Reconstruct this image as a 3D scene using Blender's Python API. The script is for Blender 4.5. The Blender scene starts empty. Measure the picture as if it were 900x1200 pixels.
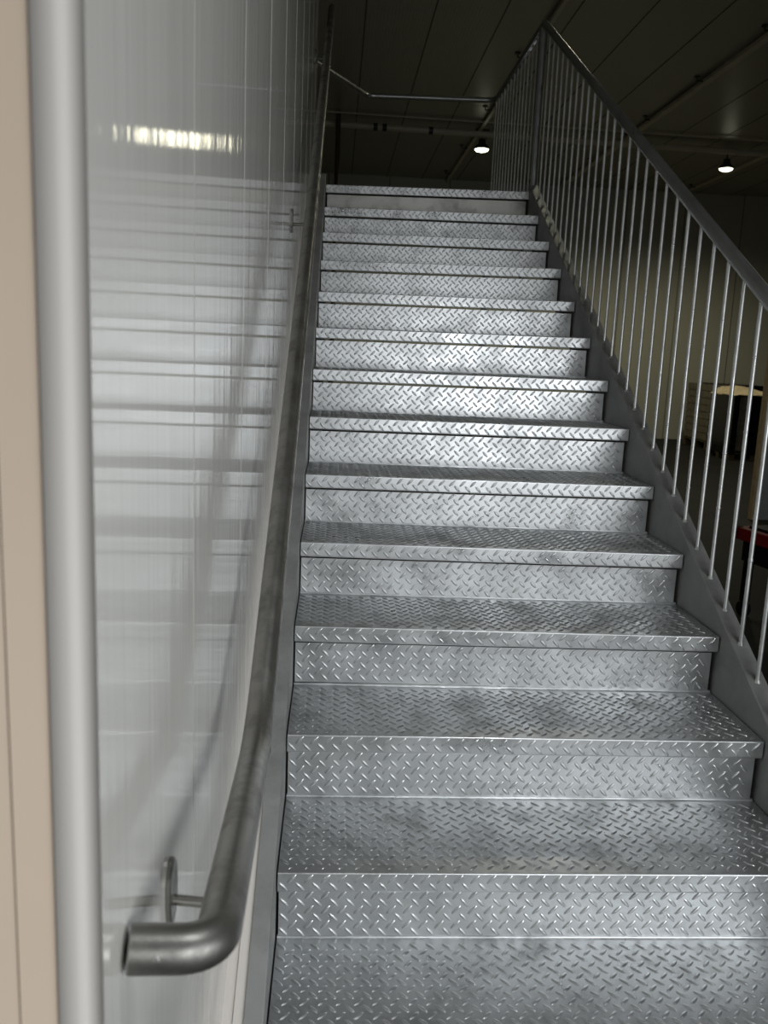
import bpy, math, random
from mathutils import Vector, Matrix
random.seed(7)
S = bpy.context.scene
COL = S.collection

# ---------------------------------------------------------------- camera
CAM = Vector((0.0935, -1.7445, 1.1468))
YAW, PITCH, ROLL, FPX = 0.0619797, 0.1840252, 0.0429105, 1009.923
RISE, RUN, W = 0.178, 0.3165, 1.2494
K = RISE / RUN
cy, sy, cp, sp, cr, sr = (math.cos(YAW), math.sin(YAW), math.cos(PITCH), math.sin(PITCH), math.cos(ROLL), math.sin(ROLL))
fwd = Vector((sy*cp, cy*cp, -sp)); rt = Vector((cy, -sy, 0)); up = rt.cross(fwd)
r2 = cr*rt + sr*up; u2 = -sr*rt + cr*up
cd = bpy.data.cameras.new('camera'); cam = bpy.data.objects.new('camera', cd); COL.objects.link(cam)
cam.matrix_world = Matrix(((r2.x, u2.x, -fwd.x, CAM.x), (r2.y, u2.y, -fwd.y, CAM.y), (r2.z, u2.z, -fwd.z, CAM.z), (0, 0, 0, 1)))
cd.sensor_fit = 'VERTICAL'; cd.sensor_height = 36.0; cd.sensor_width = 27.0; cd.lens = FPX/1200*36
cd.clip_start = 0.02; cd.clip_end = 100
cd.dof.use_dof = True; cd.dof.focus_distance = 2.6; cd.dof.aperture_fstop = 6.5
S.camera = cam

# ---------------------------------------------------------------- world, light, exposure
w = bpy.data.worlds.new('world'); S.world = w; w.use_nodes = True
w.node_tree.nodes['Background'].inputs[0].default_value = (0.9, 0.9, 0.72, 1)
w.node_tree.nodes['Background'].inputs[1].default_value = 0.012

def area(name, loc, target, sx, sy_, power, color):
    l = bpy.data.lights.new(name, 'AREA'); l.shape = 'RECTANGLE'; l.size = sx; l.size_y = sy_; l.energy = power; l.color = color
    o = bpy.data.objects.new(name, l); COL.objects.link(o); o.location = loc
    o.rotation_euler = (Vector(target)-Vector(loc)).to_track_quat('-Z', 'Y').to_euler()
    return o
# daylight coming in through the open loading door behind the photographer
dl = area('daylight_door', (1.9, -2.7, 0.9), (0.3, 0.6, 0.05), 2.8, 1.3, 33, (0.95, 0.98, 1.0)); dl.data.spread = math.radians(130)
S.view_settings.view_transform = 'Standard'; S.view_settings.look = 'None'
S.view_settings.gamma = 1; S.view_settings.use_curve_mapping = False
S.view_settings.exposure = 0.1

# ---------------------------------------------------------------- helpers
class MB:
    def __init__(s): s.v = []; s.f = []; s.sm = []; s.mi = []
    def add(s, vs, fs, smooth=False, mi=0):
        b = len(s.v); s.v += [tuple(p) for p in vs]
        for f in fs: s.f.append(tuple(b+i for i in f)); s.sm.append(smooth); s.mi.append(mi)
        return s
    def box(s, x0, x1, y0, y1, z0, z1, mi=0):
        vs = [(x, y, z) for x in (x0, x1) for y in (y0, y1) for z in (z0, z1)]
        return s.add(vs, [(0,1,3,2),(4,6,7,5),(0,4,5,1),(2,3,7,6),(0,2,6,4),(1,5,7,3)], False, mi)
    def prism(s, prof, x0, x1, smooth=False):      # prof: (y,z) outline swept along x
        n = len(prof); vs = [(x0, a, b) for a, b in prof]+[(x1, a, b) for a, b in prof]
        fs = [(i, (i+1) % n, n+(i+1) % n, n+i) for i in range(n)]
        s.add(vs, fs, smooth); s.add(vs[:n], [tuple(range(n))[::-1]]); s.add(vs[n:], [tuple(range(n))])
        return s
    def tube(s, pts, r, seg=16, caps=True, rs=None):
        pts = [Vector(p) for p in pts]; n = len(pts); vs = []; t0 = None; a = None
        for i, p in enumerate(pts):
            t = (pts[min(i+1, n-1)]-pts[max(i-1, 0)]).normalized()
            if a is None:
                a = t.cross(Vector((0, 0, 1)) if abs(t.z) < .9 else Vector((1, 0, 0))).normalized()
            else:
                a = (a - t*a.dot(t)).normalized()
            b = t.cross(a); rr = rs[i] if rs else r
            vs += [p+rr*(math.cos(2*math.pi*k/seg)*a+math.sin(2*math.pi*k/seg)*b) for k in range(seg)]
        fs = [(i*seg+k, i*seg+(k+1) % seg, (i+1)*seg+(k+1) % seg, (i+1)*seg+k) for i in range(n-1) for k in range(seg)]
        s.add(vs, fs, True)
        if caps:
            s.add(vs[:seg], [tuple(range(seg))[::-1]]); s.add(vs[-seg:], [tuple(range(seg))])
        return s
    def build(s, name, mat, parent=None):
        m = bpy.data.meshes.new(name); m.from_pydata([tuple(p) for p in s.v], [], s.f); m.update()
        m.polygons.foreach_set('use_smooth', s.sm)
        for mm in (mat if isinstance(mat, (list, tuple)) else [mat]): m.materials.append(mm)
        if len(m.materials) > 1: m.polygons.foreach_set('material_index', s.mi)
        o = bpy.data.objects.new(name, m); COL.objects.link(o)
        if parent: o.parent = parent
        return o

def bevel(o, wd=0.003, seg=2):
    m = o.modifiers.new('bevel', 'BEVEL'); m.width = wd; m.segments = seg; m.limit_method = 'ANGLE'; m.angle_limit = math.radians(40)
    return o
def tag(o, label=None, cat=None, group=None, kind=None):
    if label: o['label'] = label
    if cat: o['category'] = cat
    if group: o['group'] = group
    if kind: o['kind'] = kind
    return o
def struct(o, label=None, cat=None): return tag(o, label, cat, kind='structure')
def empty(name, loc=(0, 0, 0), rz=0):
    o = bpy.data.objects.new(name, None); COL.objects.link(o); o.location = loc; o.rotation_euler.z = rz; o.empty_display_size = .1
    return o
def child(o, parent): o.parent = parent; return o
def rounded(pts, rad, n=8):
    pts = [Vector(p) for p in pts]; out = [pts[0]]
    for i in range(1, len(pts)-1):
        a = (pts[i-1]-pts[i]); b = (pts[i+1]-pts[i]); ra = rad[i-1] if isinstance(rad, (list, tuple)) else rad
        ang = a.angle(b); d = min(ra/math.tan(ang/2), a.length*.49, b.length*.49)
        p, q = pts[i]+a.normalized()*d, pts[i]+b.normalized()*d
        for k in range(n+1):
            t = k/n; out.append(p*(1-t)**2+pts[i]*2*t*(1-t)+q*t*t)
    out.append(pts[-1]); return out

# ---------------------------------------------------------------- materials
def mat(name, base, rough=.5, metal=0., spec=.5):
    m = bpy.data.materials.new(name); m.use_nodes = True; b = m.node_tree.nodes['Principled BSDF']
    b.inputs['Base Color'].default_value = (*base, 1); b.inputs['Roughness'].default_value = rough
    b.inputs['Metallic'].default_value = metal; b.inputs['Specular IOR Level'].default_value = spec
    return m
def N(m, t, **kw):
    n = m.node_tree.nodes.new(t)
    for k, v in kw.items(): setattr(n, k, v)
    return n
def lk(m, a, b): m.node_tree.links.new(a, b)
def coords(m, kind='Object', scale=(1, 1, 1)):
    tc = N(m, 'ShaderNodeTexCoord'); mp = N(m, 'ShaderNodeMapping'); mp.inputs['Scale'].default_value = scale
    lk(m, tc.outputs[kind], mp.inputs['Vector']); return mp.outputs['Vector']
def noise(m, vec, scale, detail=4, rough=.55):
    n = N(m, 'ShaderNodeTexNoise'); n.inputs['Scale'].default_value = scale; n.inputs['Detail'].default_value = detail
    n.inputs['Roughness'].default_value = rough; lk(m, vec, n.inputs['Vector']); return n.outputs['Fac']
def ramp(m, fac, stops):
    r = N(m, 'ShaderNodeValToRGB'); e = r.color_ramp.elements
    while len(e) < len(stops): e.new(.5)
    for i, (p, c) in enumerate(stops):
        e[i].position = p; e[i].color = (*c, 1) if isinstance(c, tuple) else (c, c, c, 1)
    lk(m, fac, r.inputs['Fac']); return r.outputs['Color']
def mixc(m, fac, a, b, mode='MIX'):
    x = N(m, 'ShaderNodeMix', data_type='RGBA', blend_type=mode)
    if isinstance(fac, float): x.inputs[0].default_value = fac
    else: lk(m, fac, x.inputs[0])
    for s, v in ((6, a), (7, b)):
        if isinstance(v, tuple): x.inputs[s].default_value = (*v, 1)
        else: lk(m, v, x.inputs[s])
    return x.outputs[2]
def bump(m, h, strength, dist=.001, nrm=None):
    b = N(m, 'ShaderNodeBump'); b.inputs['Strength'].default_value = strength; b.inputs['Distance'].default_value = dist
    lk(m, h, b.inputs['Height'])
    if nrm: lk(m, nrm, b.inputs['Normal'])
    return b.outputs['Normal']

def galv(name, base, rough, metal, dirt, dirt_scale=3.0, seed=0, rvar=.12, dirtcol=(.10, .10, .09)):
    m = mat(name, base, rough, metal); b = m.node_tree.nodes['Principled BSDF']
    tc = N(m, 'ShaderNodeTexCoord'); inf = N(m, 'ShaderNodeObjectInfo')
    add = N(m, 'ShaderNodeVectorMath', operation='ADD'); lk(m, tc.outputs['Object'], add.inputs[0])
    sc = N(m, 'ShaderNodeVectorMath', operation='SCALE'); lk(m, inf.outputs['Location'], sc.inputs[0]); sc.inputs['Scale'].default_value = 1.0
    lk(m, sc.outputs[0], add.inputs[1]); v = add.outputs[0]
    n1 = noise(m, v, 9+seed, 5); n2 = noise(m, v, dirt_scale, 8, .68); n3 = noise(m, v, 160, 3)
    c1 = ramp(m, n1, [(.3, tuple(x*.88 for x in base)), (.7, tuple(min(1, x*1.08) for x in base))])
    f = ramp(m, n2, [(.48, 0.0), (.75, dirt)])
    c = mixc(m, f, c1, dirtcol); lk(m, c, b.inputs['Base Color'])
    rr = ramp(m, n1, [(.25, rough-rvar), (.75, rough+rvar)])
    r_ = mixc(m, f, rr, (.75, .75, .75)); lk(m, r_, b.inputs['Roughness'])
    lk(m, bump(m, n3, .25, .0006), b.inputs['Normal'])
    return m
M = {}
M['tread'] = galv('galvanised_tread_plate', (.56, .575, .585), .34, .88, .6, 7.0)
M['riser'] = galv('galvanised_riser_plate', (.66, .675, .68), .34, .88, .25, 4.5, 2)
M['plain'] = galv('galvanised_plain_plate', (.50, .49, .46), .45, .85, .5, 6.0, 3)
M['string'] = galv('galvanised_stringer', (.36, .365, .36), .60, .6, .45, 4.0, 5)
M['rod'] = galv('galvanised_rod', (.66, .67, .66), .42, .85, .2, 20.0, 4)
M['rail'] = galv('galvanised_handrail', (.33, .32, .30), .36, .9, .75, 9.0, 1, .08, (.06, .06, .058))
M['guard'] = galv('galvanised_guard_rail', (.40, .41, .41), .34, .92, .3, 5.0, 1, .08)
M['film'] = mat('black_stretch_film', (.006, .006, .007), .22)
M['black'] = mat('black_steel', (.01, .01, .011), .4, .2)
M['red'] = mat('red_paint', (.20, .008, .008), .4)
M['wood'] = mat('pale_timber', (.55, .42, .24), .7)
M['carton'] = mat('pale_cartons', (.24, .21, .15), .7)
M['kraft'] = mat('tan_paper', (.62, .50, .31), .8)
M['greyp'] = mat('grey_panel', (.34, .37, .38), .5)
M['oldwood'] = mat('old_wood', (.12, .085, .045), .8); M['brown'] = mat('brown_pipe', (.07, .05, .03), .6)
M['lamphouse'] = mat('lamp_housing', (.05, .05, .05), .5, .3)
M['paintbar'] = mat('painted_bar', (.70, .64, .48), .4)
m = M['lens'] = mat('lamp_lens', (1, 1, .9), .5); b = m.node_tree.nodes['Principled BSDF']
b.inputs['Emission Color'].default_value = (1, .97, .72, 1); b.inputs['Emission Strength'].default_value = 6.0

def add_detail(m, scale, lo, hi, bs=0, bscale=60):
    b = m.node_tree.nodes['Principled BSDF']; base = tuple(b.inputs['Base Color'].default_value)[:3]
    v = coords(m); n = noise(m, v, scale, 5)
    lk(m, ramp(m, n, [(.3, tuple(x*lo for x in base)), (.7, tuple(min(1, x*hi) for x in base))]), b.inputs['Base Color'])
    if bs: lk(m, bump(m, noise(m, v, bscale, 3), bs, .002), b.inputs['Normal'])
for k_, a in {'kraft': (9, .7, 1.15, .8, 25), 'carton': (12, .7, 1.1), 'wood': (20, .8, 1.1), 'film': (8, .5, 1.6, 1.0, 14), 'greyp': (4, .9, 1.05), 'red': (8, .8, 1.1), 'paintbar': (3, .85, 1.05)}.items(): add_detail(M[k_], *a)

# glossy white insulated wall panel: faint vertical micro ribs
m = M['wall'] = mat('white_gloss_panel', (.77, .755, .71), .055, 0, .6); b = m.node_tree.nodes['Principled BSDF']
v1 = coords(m, 'Object', (1, 1, .012)); v2 = coords(m, 'Object', (1, 1, .10))
na = noise(m, v1, 26, 4, .65); nb = noise(m, v2, 9, 3, .5); nc = noise(m, v1, 240, 2)
nr = bump(m, na, .24, .004); nr = bump(m, nb, .16, .006, nr); nr = bump(m, nc, .05, .0004, nr)
lk(m, nr, b.inputs['Normal'])
M['beige'] = mat('beige_end_panel', (.97, .79, .62), .5); add_detail(M['beige'], 2, .95, 1.03)
M['trimw'] = mat('pale_trim', (.72, .68, .64), .8); M['joint'] = mat('panel_joint', (.46, .455, .43), .3)
# ceiling and far wall panels
m = M['ceil'] = mat('ceiling_panel', (.34, .33, .26), .32, 0, .5); b = m.node_tree.nodes['Principled BSDF']
wv = N(m, 'ShaderNodeTexWave', wave_type='BANDS', bands_direction='X'); wv.inputs['Scale'].default_value = 9; lk(m, coords(m), wv.inputs['Vector'])
lk(m, bump(m, wv.outputs['Fac'], .25, .002), b.inputs['Normal'])
m = M['far'] = mat('far_wall_panel', (.50, .49, .41), .5); b = m.node_tree.nodes['Principled BSDF']
wv = N(m, 'ShaderNodeTexWave', wave_type='BANDS', bands_direction='X'); wv.inputs['Scale'].default_value = 4; lk(m, coords(m), wv.inputs['Vector'])
lk(m, bump(m, wv.outputs['Fac'], .2, .002), b.inputs['Normal'])
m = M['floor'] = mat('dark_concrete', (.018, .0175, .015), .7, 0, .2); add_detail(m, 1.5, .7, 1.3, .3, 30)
M['seam'] = mat('dark_seam', (.06, .06, .055), .6)

# ---------------------------------------------------------------- room shell
FZ = -2*RISE; CZ = 4.40; FARY = 15.4; WX = -.085
X0, X1, Y0 = -4.0, 14.0, -6.5
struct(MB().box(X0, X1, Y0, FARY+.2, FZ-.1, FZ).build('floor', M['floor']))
cl = struct(MB().box(X0, X1, Y0, FARY+.2, CZ, CZ+.15).build('ceiling', M['ceil']))
sm = MB()
x = .275-.665*6
while x < X1:
    sm.box(x-.006, x+.006, Y0+.1, FARY, CZ-.003, CZ+.001); x += .665
struct(sm.build('seam_strip', M['seam'], cl))
fw = struct(MB().box(X0, X1, FARY, FARY+.2, FZ, CZ).build('wall_back', M['far']))
sm = MB(); x = X0+.4
while x < X1: sm.box(x-.006, x+.006, FARY-.003, FARY+.001, FZ, CZ); x += 1.15
struct(sm.build('seam_strip', M['seam'], fw))
struct(MB().box(X1, X1+.2, Y0, FARY, FZ, CZ).build('wall_right', M['far']))
# wall beside the stair: ends just ahead of the photographer and just past the landing edge
WY0, WY1 = -1.13, 4.22
wl = struct(bevel(MB().box(WX-.10, WX, WY0+.012, WY1, FZ, CZ).build('wall_left', M['wall']), .002))
sm = MB()
for i in range(9):
    y = -.63+.565*i
    if y < WY1-.05:
        sm.box(WX-.001, WX+.0005, y-.0016, y+.0016, FZ, CZ)
struct(sm.build('panel_joint', M['joint'], wl))
# near end: beige end panel with pale rounded corner trim
eb = struct(MB().box(-.9, WX-.016, WY0-.012, WY0+.012, FZ, CZ).build('trim_1', M['beige']))
struct(MB().box(-.1365, -.1358, WY0-.0125, WY0+.0, FZ, CZ).build('groove', M['brown'], eb))
pr = [(WX-.022, WY0+.014), (WX-.022, WY0-.013), (WX-.020, WY0-.015), (WX-.007, WY0-.0155), (WX-.002, WY0-.014), (WX+.0008, WY0-.010), (WX+.0015, WY0-.005), (WX+.0015, WY0+.03), (WX-.004, WY0+.03)]
tb = MB(); n = len(pr); vs = [(a, b_, FZ) for a, b_ in pr]+[(a, b_, CZ) for a, b_ in pr]
tb.add(vs, [(i, (i+1) % n, n+(i+1) % n, n+i) for i in range(n)], True); tb.add(vs[n:], [tuple(range(n))])
struct(tb.build('trim_2', M['trimw']))

# ---------------------------------------------------------------- stair
LC = .0375      # lug column pitch
def lugs(mb, u0, u1, v0, v1, fn, phase=0, h=.0029):
    seg = 10; rows = int((v1-v0)/(LC/2)); mar = ((v1-v0)-rows*(LC/2))/2
    for r_ in range(rows+1):
        v = v0+mar+r_*LC/2; odd = (r_+phase) % 2; u = u0+.012+(LC/2 if odd else 0)
        ang = math.radians(45 if odd else 135); ca, sa = math.cos(ang), math.sin(ang)
        if v < v0+.004 or v > v1-.004: continue
        while u < u1-.010:
            vs = []
            for (s_, hh) in ((1, 0), (.80, .62), (.45, .94)):
                for k in range(seg):
                    t = 2*math.pi*k/seg; a = .0152*s_*math.cos(t); b_ = .0044*s_*math.sin(t)
                    bend = 0.0
                    vs.append(fn(u+a*ca-b_*sa, v+a*sa+b_*ca+bend, h*hh))
            vs.append(fn(u, v, h)); fs = []
            for q in range(2):
                for k in range(seg): fs.append((q*seg+k, q*seg+(k+1) % seg, (q+1)*seg+(k+1) % seg, (q+1)*seg+k))
            for k in range(seg): fs.append((2*seg+k, 2*seg+(k+1) % seg, 3*seg))
            mb.add(vs, fs, True); u += LC
def liplugs(mb):
    lugs(mb, 0, W, -.0379, -.0100, lambda u, v, h: (u, -h, v), 0)
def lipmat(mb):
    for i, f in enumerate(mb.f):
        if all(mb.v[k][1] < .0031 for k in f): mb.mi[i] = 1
def sheet(mb, line, th, x0, x1):      # line (y,z) polyline, thickness to its right-hand side
    n = len(line); off = []
    for i in range(n):
        a = Vector(line[max(i-1, 0)]); c = Vector(line[min(i+1, n-1)]); t = (c-a).normalized(); off.append((line[i][0]+t.y*th, line[i][1]-t.x*th))
    mb.prism(list(line)+off[::-1], x0, x1)
REC = .019; LIP = .048
def arc(cx, cz, r_, a0, a1, n=5):
    return [(cx+r_*math.cos(math.radians(a0+(a1-a0)*i/n)), cz+r_*math.sin(math.radians(a0+(a1-a0)*i/n))) for i in range(n+1)]
def tread_mesh():
    mb = MB(); r_ = .003
    line = [(.0045, -LIP), (.0012, -LIP+.0012), (0, -LIP+.0045)]+arc(r_, -r_, r_, 180, 90)+arc(RUN+REC-.004, .004, .004, 270, 360)+[(RUN+REC, .0065)]
    sheet(mb, line, .004, 0, W)
    lugs(mb, 0, W, .003, RUN+REC-.008, lambda u, v, h: (u, v, h), 0)
    liplugs(mb)
    return mb
def riser_mesh():
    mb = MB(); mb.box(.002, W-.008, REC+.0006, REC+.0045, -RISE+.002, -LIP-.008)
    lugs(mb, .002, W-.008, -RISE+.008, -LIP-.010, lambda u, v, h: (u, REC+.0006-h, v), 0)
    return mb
stair = empty('staircase', (0, -RUN, FZ))
tag(stair, 'galvanised steel staircase with diamond-patterned treads and risers rising to a dark landing', 'staircase')
OFF = Vector((0, RUN, 2*RISE))     # world -> staircase local
dpx = {12: (-.7, 4.2), 11: (-1.3, 1.8), 10: (-1.9, .4), 9: (-2.3, 1.6), 8: (-2, .1), 7: (-1.8, -.1), 6: (-1.6, -1.3), 5: (0, -.8), 4: (-.2, -1.2), 3: (2.2, -.3), 2: (3.8, 1.7), 1: (0, .3), 0: (-1.7, 0), -1: (0, 0)}
t0 = r0 = None
def put(o, i):
    a, b_ = dpx[i]; dep = (1.744+RUN*i)/1010
    zl = .8*a*dep; zr = .8*b_*dep
    o.location = Vector((0, i*RUN, i*RISE+zl))+OFF; o.rotation_euler.y = -(zr-zl)/W; o.parent = stair
for i in range(-1, 12):
    if t0 is None:
        t0 = tread_mesh(); lipmat(t0); t0 = t0.build('tread', [M['tread'], M['riser']]); o = t0; r0 = riser_mesh().build('riser', M['riser']); q = r0
    else:
        o = t0.copy(); COL.objects.link(o); q = r0.copy(); COL.objects.link(q)
    put(o, i); put(q, i)
# top step: lip of diamond plate over a plain riser, then the landing deck
mb = MB(); line = [(.0045, -LIP), (.0012, -LIP+.0012), (0, -LIP+.0045)]+arc(.004, -.004, .004, 180, 90)+[(1.68, 0)]; sheet(mb, line, .005, 0, W)
lugs(mb, 0, W, .003, 1.66, lambda u, v, h: (u, v, h), 0); liplugs(mb)
lipmat(mb); o = mb.build('landing_deck', [M['tread'], M['riser']]); put(o, 12); o.parent = stair
mb = MB(); mb.box(.006, W-.012, REC, REC+.006, -RISE-.002, -LIP-.008)
o = mb.build('plain_riser', M['plain']); put(o, 12); o['label'] = 'plain flat steel riser without diamond pattern'
# stringers: channel sections following the slope
def stringer(xw, dirn, wid):
    mb = MB(); tw = .006; ht = .047; yb = -RUN-.02; yt = 12*RUN+.03; H = .30; lipd = .012
    # channel section (x outwards, dz): rounded heel, flanges pointing away from the steps
    def corner(zc, sgn):
        return [(.004*(1-math.cos(t)), zc-sgn*.004*(1-math.sin(t))) for t in (0, .5, 1.0, math.pi/2)]
    top = corner(ht, 1); bot = corner(ht-H, -1)
    sec = top+[(wid-.0015, ht), (wid, ht-.0015), (wid, ht-.010), (tw, ht-.010), (tw, ht-H+.010), (wid, ht-H+.010), (wid, ht-H)]+bot[::-1]
    n = len(sec); vs = []
    ends = [yb, yb+.12, yb+.3, yt]
    for y in ends:
        vs += [(xw+dirn*a, y+RUN, max(0.0, y*K+dz-FZ)) for a, dz in sec]
    fs = [(q*n+i, q*n+(i+1) % n, (q+1)*n+(i+1) % n, (q+1)*n+i) for q in range(len(ends)-1) for i in range(n)]
    if dirn > 0: fs = [f[::-1] for f in fs]
    mb.add(vs, fs); mb.add(vs[:n], [tuple(range(n))]); mb.add(vs[-n:], [tuple(range(n))])
    y1 = 12*RUN+1.69; zt = 12*RISE-.006
    xa, xb = sorted((xw, xw+dirn*tw)); mb.box(xa, xb, yt+RUN, y1+RUN, zt-.20-FZ, zt-FZ)
    xa, xb = sorted((xw+dirn*tw, xw+dirn*wid)); mb.box(xa, xb, yt+RUN, y1+RUN, zt-.008-FZ, zt-FZ); mb.box(xa, xb, yt+RUN, y1+RUN, zt-.20-FZ, zt-.192-FZ)
    return mb.build('stringer', M['string'], stair)
stringer(-.004, -1, .0400); stringer(W+.004, 1, .052)
# landing legs and cross bearers
for (x, y) in ((-.03, 12*RUN+1.6), (W+.032, 12*RUN+1.6), (W+.032, 12*RUN+.15), (-.03, 12*RUN+.42)):
    bevel(MB().box(x-.022, x+.022, y-.022+RUN, y+.022+RUN, 0, 12*RISE-.21-FZ).build('support_leg', M['string'], stair), .003)
for y in (12*RUN+.5, 12*RUN+1.1, 12*RUN+1.66):
    MB().box(-.005, W+.005, y+RUN, y+RUN+.04, 12*RISE-.09-FZ, 12*RISE-.008-FZ).build('bearer', M['string'], stair)

# ---------------------------------------------------------------- guard rail on the right
GX, GH, GS, GY = 1.28, .972, .118423, .44576
guard = empty('guard_rail', (GX, -.24, -.24*K+.047)); go = -guard.location
tag(guard, 'galvanised steel guard rail of thin upright bars along right side of stairs and landing', 'railing')
LZ = 3.118
P0 = Vector((GX, -.24, -.24*K+GH)); PT = Vector((GX, (LZ-GH)/K, LZ))
PC = Vector((GX+.005, 5.44, LZ)); PB = Vector((.27, 5.52, LZ)); PE = Vector((-.155, 4.72, LZ))
pts = rounded([P0, PT, PC, PB, PE], [.015, .10, .10], 8)
tr = MB().tube([p+go for p in pts], .0212, 24).build('top_rail', M['guard'], guard)
def rod(mb, x, y, za, zb, r_=.0062):
    n = 9; P = []; R_ = []
    for i in range(n+1):
        t = i/n; P.append(Vector((x+random.uniform(-.0004, .0004), y+random.uniform(-.0004, .0004), za+(zb-za)*t))+go); R_.append(r_*random.uniform(.95, 1.06))
    mb.tube(P, r_, 10, True, R_)
    # weld bead at the foot
    mb.tube([Vector((x, y, za-.004))+go, Vector((x, y, za+.005))+go], .009, 10, True, [.0115, .0068])
    # small drips of zinc
    for _ in range(2):
        z = random.uniform(za+.1, zb-.15)
        mb.tube([Vector((x, y, z-.004))+go, Vector((x, y, z))+go, Vector((x, y, z+.004))+go], .007, 10, True, [.006, .0075, .006])
for j in range(-4, 28):
    y = GY+j*GS
    mb = MB(); rod(mb, GX, y, y*K+.047, y*K+GH-.018); mb.build('baluster', M['rod'], guard)
y = 12*RUN+.20
while y < 5.42:
    mb = MB(); rod(mb, GX, y, 12*RISE, LZ-.018); mb.build('baluster', M['rod'], guard); y += GS
for (x, y, za, zb) in ((GX+.003, 12*RUN+.055, 12*RISE-.02, LZ-.015), (GX, -.16, -.16*K+.03, -.16*K+GH-.01)):
    mb = MB(); mb.tube([Vector((x, y, za))+go, Vector((x, y, zb))+go], .026, 20)
    mb.build('post', M['guard'], guard)
mb = MB(); mb.tube([Vector((-.155, 4.72, FZ))+go, Vector((-.155, 4.72, LZ+.01))+go], .024, 20); mb.build('post', M['guard'], guard)

# ---------------------------------------------------------------- wall handrail on the left
HR = .0225; HX = -.0123; HH = .788
hand = empty('handrail', (WX, -.809, .507)); ho = -hand.location
tag(hand, 'thick worn steel tube handrail on white wall left of the stairs, near end bent wallward', 'handrail')
def hp(y): return Vector((HX, y, y*K+HH))
path = [hp(4.75), hp(-.47), Vector((-.006, -.77, .531)), Vector((-.004, -.935, .566)), Vector((-.022, -.985, .574))]
path = [hp(4.75), hp(-.46), Vector((-.003, -1.012, .585)), Vector((-.080, -1.022, .592))]
pp = rounded(path, [.35, .058], 14)
def sub(ps, d=.05):
    out = [ps[0]]
    for a, b_ in zip(ps, ps[1:]):
        n = max(1, int((b_-a).length/d)); out += [a+(b_-a)*((i+1)/n) for i in range(n)]
    return out
mb = MB(); sp_ = sub(pp, .08); mb.tube([p+ho for p in sp_], HR, 32, False)
# rounded end rim and dark bore
e = pp[-1]; dirv = (pp[-1]-pp[-2]).normalized()
mb.tube([e+ho, e+dirv*.0015+ho], HR, 32, False, [HR, HR-.0018]); mb.tube([e+dirv*.0015+ho, e-dirv*.03+ho], HR-.0028, 32, True, [HR-.0018, HR-.003])
mb.build('rail_tube', M['rail'], hand)
# small letter stamped into the bent end
lp = Vector((-.052, -1.019, .589)); nn = Vector((0, -.94, .34)).normalized(); uu = Vector((0, .34, .94)).normalized(); xx = Vector((1, 0, 0))
def lpt(a, b_): return lp+nn*(math.sqrt(HR*HR-b_*b_)+.0001)+uu*b_+xx*a+ho
mb = MB()
for p, q in (((-.0022, -.003), (0, .003)), ((.0022, -.003), (0, .003)), ((-.0012, -.0007), (.0012, -.0007))): mb.tube([lpt(*p), lpt(*q)], .0004, 6)
mb.build('stamped_letter', M['rod'], hand)
for wy in (-.47, 1.4, 3.3):      # butt weld rings
    p = hp(wy+.0); t = (hp(1)-hp(0)).normalized()
    mb = MB(); mb.tube([p-t*.004+ho, p-t*.0015+ho, p+t*.0015+ho, p+t*.004+ho], HR, 32, False, [HR-.0002, HR+.0009, HR+.0009, HR-.0002]); mb.build('weld_ring', M['rail'], hand)
def bracket(y, zc, zr):
    # upright oval plate flat on the wall, round arm rising to the underside of the rail
    mb = MB(); n = 28; vs = []
    for (x, s_) in ((WX+.0005, 1), (WX+.005, 1), (WX+.0065, .93)):
        vs += [(x, y+.024*s_*math.cos(2*math.pi*k/n), zc+.042*s_*math.sin(2*math.pi*k/n)) for k in range(n)]
    fs = [(q*n+k, q*n+(k+1) % n, (q+1)*n+(k+1) % n, (q+1)*n+k) for q in range(2) for k in range(n)]
    vs = [Vector(p)+ho for p in vs]; mb.add(vs, fs, False); mb.add(vs[2*n:], [tuple(range(n))]); mb.add(vs[:n], [tuple(range(n))[::-1]])
    pl = mb.build('wall_plate', M['rail'], hand)
    mb = MB(); zz = zr-HR+.004
    mb.tube([p+ho for p in rounded([Vector((WX+.004, y, zc-.012)), Vector((HX, y-.01, zc-.012)), Vector((HX, y-.02, zz))], .028, 8)], .0062, 14)
    mb.build('bracket_arm', M['rail'], hand)
# pale cover strip closing the gap between wall and stringer
mb = MB(); mb.prism([(-.335, -.335*K+.035), (3.55, 3.55*K+.035), (3.55, 3.55*K+.020), (-.335, -.335*K+.020)], WX, -.0655)
mb.prism([(-.335, -.335*K+.040), (3.82, 3.82*K+.040), (3.82, 3.82*K+.020), (-.335, -.335*K+.020)], -.0645, -.0442)
struct(mb.build('trim_7', M['trimw']))
bracket(-.809, .507, .536)
for y in (1.55, 3.74): bracket(y, y*K+HH-.06, y*K+HH)

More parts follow.
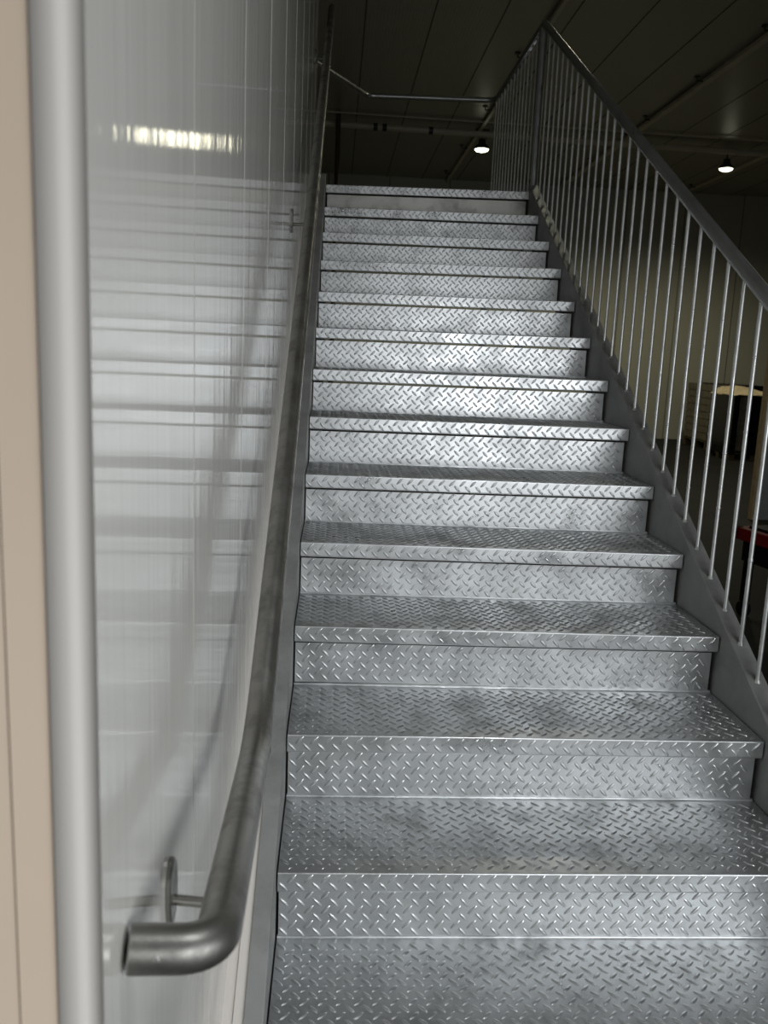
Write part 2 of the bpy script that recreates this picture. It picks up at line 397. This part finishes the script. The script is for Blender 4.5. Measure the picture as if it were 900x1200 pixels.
# ---------------------------------------------------------------- ceiling bars, pipes, lamps
def bar(n, x, y0, y1, z=CZ-.045, wd=.03, rods=()):
    o = struct(MB().box(x-wd, x+wd, y0, y1, z-.02, z+.02).build('trim_%d' % n, M['paintbar']))
    for (ry) in rods:
        mb = MB(); mb.tube([(x-.11, ry, z+.0), (x-.11, ry, CZ)], .006, 8)
        mb.tube([(x-.11, ry, CZ-.012), (x-.11, ry, CZ-.001)], .035, 12); mb.tube([(x-.11, ry, z), (x, ry, z)], .006, 8)
        mb.build('hanger_rod', M['black'], o)
    return o
bar(3, 2.07, 4.5, 15.3, wd=.022, rods=(6.2, 8.3, 10.4, 12.6, 14.6)); bar(4, 4.24, 4.0, 15.3, wd=.04, rods=(7.1, 8.7, 10.4, 13)); bar(5, 6.6, 4.0, 15.3, wd=.02, rods=(9, 14.6)); bar(6, 8.9, 4.0, 15.3, rods=(9, 12))
def pipe(name, y, z, r_, ya, label, couplers=()):
    o = tag(MB().tube([(X0+.1, ya, z), (X1-.1, y, z)], r_, 16).build(name, M['paintbar']), label, 'pipe')
    for x in couplers:
        yy = ya+(y-ya)*(x-X0)/(X1-X0)
        MB().tube([(x-.03, yy, z), (x+.03, yy, z)], r_*1.25, 16).build('coupling', M['lamphouse'], o)
    return o
pipe('ceiling_pipe', 11.95, 4.30, .042, 11.2, 'pale pipe crossing below dark ceiling, the thicker and lower line just above the two lamps', (.55, .68, 1.35))
pipe('ceiling_conduit', 11.4, 4.37, .012, 10.9, 'thin pale conduit crossing dark ceiling just above the thicker pipe')
# drop pipe in the far left corner of the view
o = tag(MB().tube([(.02, 11.1, CZ), (.02, 11.1, FZ)], .035, 12).build('drop_pipe', M['brown']), 'slim dark brown upright pipe beyond the landing beside the left handrail top', 'pipe')
def lamp(x, y, z, label, en=140, col=(1, .95, .70)):
    t = empty('high_bay_light', (x, y, z-.14)); tag(t, label, 'ceiling light', 'high bay lights under the ceiling')
    prof = [(.03, .14), (.05, .135), (.055, .07), (.08, .055), (.108, .02), (.112, 0), (.100, -.005)]
    def lathe(pf, nm, mt):
        n = 28; vs = [(r_*math.cos(2*math.pi*k/n), r_*math.sin(2*math.pi*k/n), h) for r_, h in pf for k in range(n)]
        fs = [(q*n+k, q*n+(k+1) % n, (q+1)*n+(k+1) % n, (q+1)*n+k) for q in range(len(pf)-1) for k in range(n)]
        mb = MB(); mb.add(vs, fs, True); mb.add(vs[-n:], [tuple(range(n))]); return mb.build(nm, mt, t)
    lathe(prof, 'housing', M['lamphouse']); lathe([(.100, -.004), (.098, -.014), (.08, -.028), (.045, -.038), (.01, -.040)], 'lens', M['lens'])
    mb = MB(); mb.tube([(0, 0, .13), (0, 0, CZ-z+.14)], .012, 10); mb.box(-.10, .10, -.03, .03, CZ-z+.12, CZ-z+.14); mb.build('bracket', M['lamphouse'], t)
    l = bpy.data.lights.new('lamp_light', 'SPOT'); l.energy = en; l.color = col; l.spot_size = math.radians(165); l.spot_blend = .6; l.shadow_soft_size = .14
    lo = bpy.data.objects.new('lamp_light', l); COL.objects.link(lo); lo.parent = t; lo.location = (0, 0, -.08)
lamp(2.13, 11.6, 4.27, 'lit round ceiling lamp seen between the landing rail and left handrail')
lamp(5.98, 11.95, 4.27, 'lit round ceiling lamp to the right of the guard rail slope')

lamp(2.13, 5.7, 4.27, 'round ceiling lamp of the next row, above the right side of the landing', 26)
lamp(5.98, 5.9, 4.27, 'round ceiling lamp of the next row, out over the floor right of the landing', 40)
lamp(1.3, -1.3, 4.27, 'unseen round fill lamp added above the foot of the stairs', 110, (.95, .98, 1.0))  # added fill lamp out of view, brightens the lower treads and near wall

# ---------------------------------------------------------------- goods and equipment on the floor
def pallet(parent, w_, d):
    mb = MB()
    for i in range(5): mb.box(-w_/2+i*(w_-.1)/4, -w_/2+i*(w_-.1)/4+.1, -d/2, d/2, .122, .144)
    for yy in (-d/2, -.05, d/2-.1): mb.box(-w_/2, w_/2, yy, yy+.1, .10, .122); mb.box(-w_/2, w_/2, yy, yy+.1, 0, .02)
    for xx in (-w_/2, -.05, w_/2-.1):
        for yy in (-d/2, -.05, d/2-.1): mb.box(xx, xx+.1, yy, yy+.1, .02, .10)
    return mb.build('pallet', M['oldwood'], parent)
def load(x, y, w_, d, h, rz, label, wrapx, top):
    t = empty('pallet_load', (x, y, FZ), rz); tag(t, label, 'pallet load'); pallet(t, w_, d)
    mb = MB(); nx, ny, nz = int(w_/.11), int(d/.15), int((h-.15)/.115); g = .009
    cx, cyy, cz = w_/nx, d/ny, (h-.15)/nz
    mb.box(-w_/2+.02, w_/2-.02, -d/2+.02, d/2-.02, .15, h-.02)
    for i in range(nx):
        for k in range(nz):
            for yy in (-d/2, d/2-.05): mb.box(-w_/2+i*cx+g, -w_/2+(i+1)*cx-g, yy, yy+.05, .15+k*cz+g, .15+(k+1)*cz-g/2)
    for j in range(ny):
        for k in range(nz):
            for xx in (-w_/2, w_/2-.05): mb.box(xx, xx+.05, -d/2+j*cyy+g, -d/2+(j+1)*cyy-g, .15+k*cz+g, .15+(k+1)*cz-g/2)
    mb.build('cartons', M['carton'], t)
    for (a, b_) in wrapx:      # bands of black film round the load
        mb = MB(); n = 14; rows = 12; rnd = random.Random(int(x*100))
        def ring(z, e_): return [(a-e_*.2, -d/2-.012-e_, z), (b_+e_*.2, -d/2-.012-e_, z), (b_+.0, d/2+.012+e_, z), (a, d/2+.012+e_, z)]
        vs = []
        for k in range(rows+1): vs += ring(.10+(h-.09)*k/rows, rnd.uniform(0, .018))
        fs = [(q*4+k, q*4+(k+1) % 4, (q+1)*4+(k+1) % 4, (q+1)*4+k) for q in range(rows) for k in range(4)]
        mb.add(vs, fs, False); mb.add(vs[-4:], [(0, 1, 2, 3)]); mb.build('stretch_film', M['film'], t)
    if top:
        mb = MB(); n = 9; rnd = random.Random(3); vs = []
        for i in range(n+1):
            for j in range(n+1): vs.append((-w_/2-.03+(w_+.06)*i/n, -d/2-.03+(d+.06)*j/n, h+.012+rnd.uniform(0, .022)+.13*math.sin(math.pi*min(1, i/n*1.1))**.6*(j/n)**.5))
        mb.add(vs, [(i*(n+1)+j, (i+1)*(n+1)+j, (i+1)*(n+1)+j+1, i*(n+1)+j+1) for i in range(n) for j in range(n)])
        o = mb.build('top_sheet', M['kraft'], t); so = o.modifiers.new('s', 'SOLIDIFY'); so.thickness = .006
    return t
load(7.30, 14.05, .92, 1.1, 1.17, 0, 'left pallet load, small pale cartons partly wrapped in black film, against far wall', [(-.18, .475)], False)
load(6.92, 12.30, .82, .85, 1.03, 0, 'pallet load wrapped in black film with crumpled tan paper on top, the right of two', [(-.425, -.33), (-.20, .425)], True)
# grey panel with timber edge standing right of the stair
t = empty('partition_panel', (4.53, 6.55, FZ)); tag(t, 'tall grey panel with tan timber edge standing beyond guard rail at right edge', 'panel')
bevel(MB().box(-.18, .30, -.02, .02, 0, 2.0).build('panel', M['greyp'], t), .004)
bevel(MB().box(-.245, -.18, -.035, .035, 0, 2.0).build('timber_edge', M['wood'], t), .004)
# red and black trolley
t = empty('platform_trolley', (2.886, 2.943, FZ), -1.35); tag(t, 'low trolley with red edge and black legs on dark floor right of stairs', 'trolley')
mb = MB(); mb.box(-.42, .75, -.24, -.19, .47, .545); mb.box(-.42, .75, .19, .24, .47, .545); mb.box(-.42, -.37, -.24, .24, .47, .545); mb.box(.70, .75, -.24, .24, .47, .545)
bevel(mb.build('red_frame', M['red'], t), .006)
mb = MB(); mb.box(-.36, .69, -.185, .185, .53, .56); mb.box(-.10, .12, -.12, .12, .56, .60); bevel(mb.build('deck', M['black'], t), .005)
mb = MB(); mb.box(-.38, .70, -.20, .20, .34, .468); bevel(mb.build('under_frame', M['black'], t), .005)
for (x, y) in ((-.33, -.18), (-.33, .18), (.66, -.18), (.66, .18)):
    l = bevel(MB().box(x-.022, x+.022, y-.022, y+.022, .09, .345).build('leg', M['black'], t), .003)
    MB().tube([(x, y-.02, .045), (x, y+.02, .045)], .045, 20).build('castor', M['black'], l)
